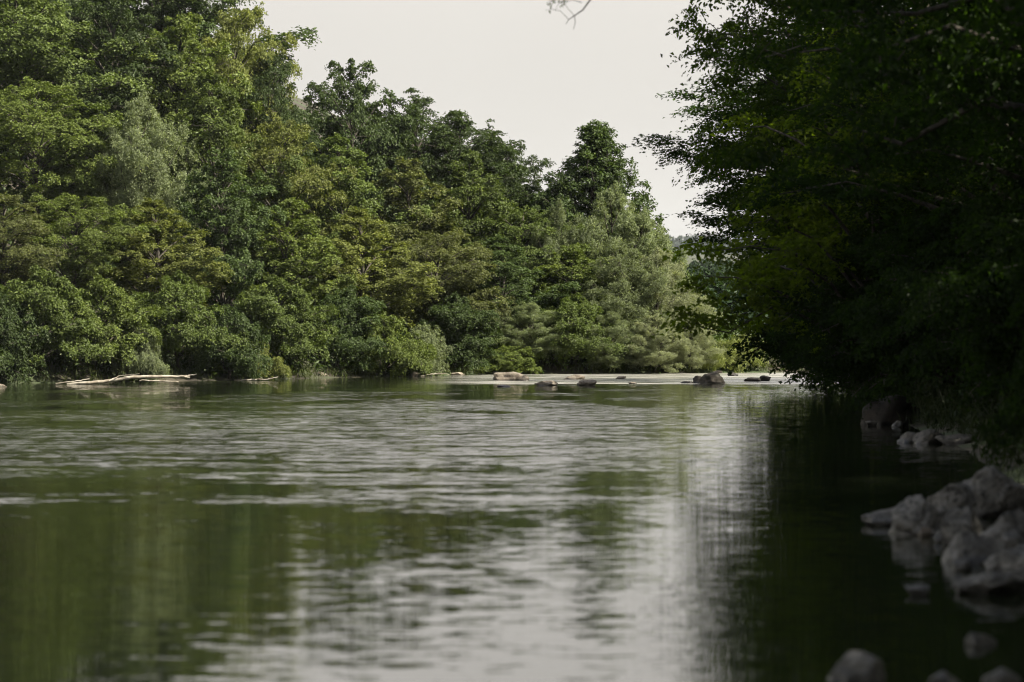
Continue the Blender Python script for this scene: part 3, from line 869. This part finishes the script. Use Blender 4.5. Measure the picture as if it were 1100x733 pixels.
rock('boulder', 'grey rock low in the pile with a wet foot', 1020, 1078, 572, 606, ROCK_GREY, 136, GN, 0.8, sub=5)
rock('boulder', 'flat grey slab at the right edge below the pile', 1066, 1130, 585, 622, ROCK_GREY, 137, GN, 0.8, sub=5)
rock('boulder', 'long low slab in the water in front of the pile', 1030, 1104, 614, 640, ROCK_GREY, 138, GN, 0.8, sub=5)
rock('stone', 'small pale yellow stone in the gap between rounded rock and pile', 985, 1001, 566, 577, ROCK_PALE, 139, GN, 0.8)
rock('stone', 'small lone stone in the dark water left of the long low slab', 974, 1000, 629, 640, ROCK_GREY, 140, GN, 0.8)
rock('stone', 'stone at the bottom edge in the dark water, left of the others', 892, 952, 700, 733, ROCK_GREY, 141, GN, 0.8, sub=5)
rock('stone', 'low stone in dark water at the bottom right corner', 1058, 1098, 718, 736, ROCK_GREY, 142, GN, 0.8)
rock('stone', 'small stone breaking the dark water above the bottom right corner', 1040, 1072, 680, 694, ROCK_GREY, 143, GN, 0.8)
rock('stone', 'small stone at the bottom edge between the two bottom stones', 1002, 1034, 722, 738, ROCK_GREY, 144, GN, 0.8)
for k, (a, b, t, f, lab) in enumerate([
    (1018, 1040, 536, 556, 'fist sized grey stone wedged left under the largest boulder'),
    (1040, 1062, 528, 552, 'round grey stone resting against the front of the largest boulder'),
    (1006, 1026, 566, 583, 'small grey stone at the waterline between the rounded rock and the block'),
    (1046, 1070, 576, 596, 'small grey stone in the middle of the pile above the low wet rock'),
    (1080, 1108, 572, 600, 'angular grey stone at the right edge above the flat slab'),
    (1024, 1046, 598, 613, 'small wet stone at the lower left foot of the pile'),
    (1060, 1088, 600, 620, 'wet grey stone between the pile and the long low slab'),
    (1090, 1120, 608, 634, 'wet dark stone at the right edge above the long low slab')]):
    rock('stone', lab, a, b, t, f, ROCK_GREY, 160 + k, GN, 0.9)
GM = 'rocks on the shaded right bank'
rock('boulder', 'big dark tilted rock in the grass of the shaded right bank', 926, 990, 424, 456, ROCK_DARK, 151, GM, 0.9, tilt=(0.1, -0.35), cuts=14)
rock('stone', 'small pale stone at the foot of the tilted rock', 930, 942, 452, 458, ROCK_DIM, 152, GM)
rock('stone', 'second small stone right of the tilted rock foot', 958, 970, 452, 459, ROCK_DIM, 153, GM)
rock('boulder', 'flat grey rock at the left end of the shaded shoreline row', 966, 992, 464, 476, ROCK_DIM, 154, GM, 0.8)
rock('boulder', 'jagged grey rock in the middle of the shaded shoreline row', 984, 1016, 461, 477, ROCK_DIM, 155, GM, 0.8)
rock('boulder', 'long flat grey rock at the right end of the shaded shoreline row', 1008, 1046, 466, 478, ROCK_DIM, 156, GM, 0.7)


def driftwood(name, label, stems, group='driftwood along the far bank'):
    d0 = water_d(stems[0][0][1])
    root = empty(name, (px2x(stems[0][0][0], d0), d0, 0.0))
    tag(root, label, 'driftwood', group)
    off = np.array(root.location)
    for k, (start, *rest) in enumerate(stems):
        pts = [start] + list(rest)
        d = water_d(max(p[1] for p in pts)) if k == 0 else d0
        tb = Tubes()
        raw = np.array([(px2x(p[0], d), d + 0.1 * math.sin(p[0]), max(0.01, py2z(p[1], d))) for p in pts])
        # smooth and roughen
        tt = np.linspace(0, len(raw) - 1, len(raw) * 4)
        P = np.column_stack([np.interp(tt, np.arange(len(raw)), raw[:, c]) for c in range(3)])
        P += np.random.default_rng(k + len(pts)).normal(0, 0.008, P.shape)
        r = np.interp(tt, np.arange(len(raw)), [p[2] * 0.78 for p in pts])
        tb.add(P - off, r, 8)
        link('stem' if k == 0 else 'twig', tb.mesh('stem', DRIFT), root)


driftwood('fallen_branch', 'long bleached fallen branch lying on the water at the left bank',
          [((72, 413, 0.05), (92, 411.5, 0.075), (115, 409.5, 0.08), (140, 405.8, 0.085), (165, 404.8, 0.075), (190, 404.6, 0.06), (204, 404.6, 0.05)),
           ((196, 404.6, 0.04), (203, 403.4, 0.03), (211, 402.2, 0.018)),
           ((198, 404.8, 0.03), (204, 406.0, 0.022)),
           ((150, 408.5, 0.025), (170, 409.5, 0.035), (192, 410.5, 0.03)),
           ((60, 412, 0.02), (78, 410, 0.03), (96, 407, 0.02)),
           ((118, 409, 0.03), (128, 404, 0.02), (150, 402, 0.012))])
driftwood('stick', 'thin pale stick lying at the waterline right of the fallen branch',
          [((252, 409, 0.03), (270, 408.2, 0.04), (288, 407.4, 0.03), (299, 405.0, 0.02)), ((275, 408, 0.02), (282, 405.5, 0.01))])
driftwood('stick', 'bleached curved root at the far bank below centre',
          [((452, 404.2, 0.02), (463, 402.2, 0.03), (475, 401.2, 0.025), (483, 402.6, 0.015)), ((470, 401.5, 0.015), (476, 398, 0.008))])

# ---------------------------------------------------------------- distant hills with their wood
def hills():
    xs = np.linspace(-1500, 2700, 90); ys = np.linspace(1680, 4500, 40)
    gx, gy = np.meshgrid(xs, ys, indexing='xy')
    def hz(x, y):
        u = np.clip((y - 1680) / 1020, 0, 1)
        return -6 + (45 + 12 * np.sin(x * 0.0037 + 1.2) + 8 * np.sin(x * 0.0103)) * u * u * (3 - 2 * u) + 90 * smoothstep(2700, 4500, y) * smoothstep(600, 1800, x)
    z = hz(gx, gy)
    n, m_ = len(xs), len(ys)
    i, j = np.meshgrid(np.arange(n - 1), np.arange(m_ - 1), indexing='xy')
    q = np.stack([j * n + i, j * n + i + 1, (j + 1) * n + i + 1, (j + 1) * n + i], -1).reshape(-1, 4)
    tag(link('hills', np_mesh('hills', np.column_stack([gx.ravel(), gy.ravel(), z.ravel()]), q, GROUND, smooth=True)), kind='structure')
    # the wood on the hills, one mass of conifers and broadleaf crowns
    rng = np.random.default_rng(77)
    C, N, A, L, W, T = [], [], [], [], [], []
    for _ in range(1500):
        y = rng.uniform(1690, 2800); x = px2x(rng.uniform(640, 960), y)
        g = float(hz(np.array(x), np.array(y))); h = rng.uniform(16, 34); r = h * rng.uniform(0.18, 0.28)
        k = 120
        t = rng.uniform(0, 1, k) ** 1.1
        th = rng.uniform(0, 6.28, k); rr = r * (1 - t) * rng.uniform(0.6, 1.1, k)
        C.append(np.column_stack([x + rr * np.cos(th), y + rr * np.sin(th), g + h * (0.05 + 0.95 * t)]))
        N.append(np.column_stack([np.cos(th) * 0.6, np.sin(th) * 0.6, np.full(k, 0.8)]) + rng.normal(0, 0.35, (k, 3)))
        A.append(np.column_stack([np.cos(th), np.sin(th), np.full(k, -0.5)]) + rng.normal(0, 0.3, (k, 3)))
        L.append(rng.uniform(3.0, 6.0, k)); W.append(rng.uniform(1.8, 3.3, k)); T.append(np.clip(rng.normal(0.5, 0.2, k), 0, 1))
    me = leaf_mesh('hill_forest', np.concatenate(C), np.concatenate(N), np.concatenate(A), np.concatenate(L), np.concatenate(W), np.concatenate(T), LEAF)
    tag(link('hill_forest', me, None, (0.03, 0.05, 0.028)), kind='stuff')


hills()


def far_wood():
    """the shaded wood beyond the bend, one mass of crowns"""
    rng = np.random.default_rng(78)
    C, N, A, L, W, T = [], [], [], [], [], []
    n = 0
    while n < 190:
        y = rng.uniform(170, 540); x = px2x(rng.uniform(700, 960), y)
        g = ground_z(x, y)
        if g < 0.05: continue
        n += 1
        h = min(rng.uniform(6, 11), CAM_H + (rng.uniform(28, 46) / F_PX) * y - g); h = max(h, 3.0)
        r = h * rng.uniform(0.24, 0.36); k = 420
        t = rng.uniform(0, 1, k) ** 0.9; th = rng.uniform(0, 6.28, k)
        lob = 1 + 0.25 * np.sin(th * 3 + t * 7 + n)
        rr = r * np.sqrt(np.maximum(0.03, 1 - (2 * t - 0.8) ** 2 / 1.5)) * lob * rng.uniform(0.6, 1.05, k)
        C.append(np.column_stack([x + rr * np.cos(th), y + rr * np.sin(th), g + h * t]))
        N.append(np.column_stack([np.cos(th) * 0.7, np.sin(th) * 0.7, np.full(k, 0.7)]) + rng.normal(0, 0.45, (k, 3)))
        A.append(rng.normal(0, 1, (k, 3)))
        L.append(rng.uniform(0.4, 0.8, k)); W.append(rng.uniform(0.3, 0.5, k)); T.append(np.clip(rng.normal(0.5, 0.25, k), 0, 1))
    me = leaf_mesh('far_forest', np.concatenate(C), np.concatenate(N), np.concatenate(A), np.concatenate(L), np.concatenate(W), np.concatenate(T), LEAF)
    tag(link('far_forest', me, None, (0.026, 0.045, 0.022)), kind='stuff')


far_wood()


# ---------------------------------------------------------------- air
HAZE = 0.00006
def haze():
    x0, x1, y0, y1, z0, z1 = -2900, 2900, -700, 5200, -9.0, 210
    v = [(x0, y0, z0), (x1, y0, z0), (x1, y1, z0), (x0, y1, z0), (x0, y0, z1), (x1, y0, z1), (x1, y1, z1), (x0, y1, z1)]
    f = [(3, 2, 1, 0), (4, 5, 6, 7), (0, 1, 5, 4), (1, 2, 6, 5), (2, 3, 7, 6), (3, 0, 4, 7)]
    m, nt, out = new_mat('haze')
    p = nd(nt, 'ShaderNodeVolumePrincipled')
    p.inputs['Color'].default_value = (0.86, 0.92, 1.0, 1)
    p.inputs['Density'].default_value = HAZE
    nt.links.new(p.outputs[0], out.inputs['Volume'])
    tag(link('haze', np_mesh('haze', v, f, m)), kind='stuff')


if HAZE > 0: haze()

# ---------------------------------------------------------------- light, sky, camera
SUN_AZ, SUN_EL = 112.0, 46.0          # clockwise from the view direction
d = Vector((math.sin(R(SUN_AZ)) * math.cos(R(SUN_EL)), math.cos(R(SUN_AZ)) * math.cos(R(SUN_EL)), math.sin(R(SUN_EL))))
sl = bpy.data.lights.new('sun', 'SUN')
sl.energy = 5.0; sl.angle = R(0.6); sl.color = (1.0, 0.93, 0.78)
so = bpy.data.objects.new('sun', sl); COL.objects.link(so)
so.rotation_euler = d.to_track_quat('Z', 'Y').to_euler()

w = bpy.data.worlds.new('World'); SC.world = w; w.use_nodes = True
nt = w.node_tree; nt.nodes.clear()
sky = nd(nt, 'ShaderNodeTexSky', sky_type='NISHITA', sun_disc=False)
sky.sun_elevation = R(SUN_EL); sky.sun_rotation = R(SUN_AZ)
sky.air_density = 1.0; sky.dust_density = 3.0; sky.ozone_density = 1.0
bg = nd(nt, 'ShaderNodeBackground'); bg.inputs['Strength'].default_value = 0.05
tc = nd(nt, 'ShaderNodeTexCoord')
sp = nd(nt, 'ShaderNodeSeparateXYZ'); nt.links.new(tc.outputs['Generated'], sp.inputs[0])
veil = mapr(nt, sp.outputs[2], 0.38, 0.60, 0.97, 0.06)
VEIL = tuple(c / 0.05 for c in (0.259, 0.246, 0.227))
cl = nd(nt, 'ShaderNodeTexNoise'); cl.inputs['Scale'].default_value = 3.0; cl.inputs['Detail'].default_value = 4
nt.links.new(tc.outputs['Generated'], cl.inputs['Vector'])
veilc = mixc(nt, mapr(nt, cl.outputs[0], 0.3, 0.7), tuple(c * 0.96 for c in VEIL), tuple(c * 1.04 for c in VEIL))
lift = mapr(nt, sp.outputs[2], 0.07, 0.24, 1.0, 1.5)
lc = nd(nt, 'ShaderNodeCombineColor')
for i in range(3): nt.links.new(lift, lc.inputs[i])
veilc = mixc(nt, 1.0, veilc, lc.outputs[0], 'MULTIPLY')
nt.links.new(mixc(nt, veil, sky.outputs[0], veilc), bg.inputs[0])
wo = nd(nt, 'ShaderNodeOutputWorld'); nt.links.new(bg.outputs[0], wo.inputs[0])

cam = bpy.data.cameras.new('camera')
cam.sensor_width = 36; cam.lens = 36 * F_PX / 1100
cam.clip_start = 0.1; cam.clip_end = 6000
cam.shift_y = (HORIZON - 366.5) / 1100
cam.dof.use_dof = True; cam.dof.focus_distance = 128; cam.dof.aperture_fstop = 1.9
co = bpy.data.objects.new('camera', cam); COL.objects.link(co)
co.location = (0, 0, CAM_H); co.rotation_euler = (R(90), 0, 0)
SC.camera = co

SC.view_settings.view_transform = 'Standard'
SC.view_settings.look = 'None'
SC.view_settings.exposure = 1.5
SC.view_settings.gamma = 1.0
cy = SC.cycles
cy.filter_width = 1.15; cy.max_bounces = 7; cy.diffuse_bounces = 2; cy.glossy_bounces = 3; cy.transmission_bounces = 4; cy.volume_bounces = 0
cy.sample_clamp_indirect = 4.0
cy.caustics_reflective = False; cy.caustics_refractive = False
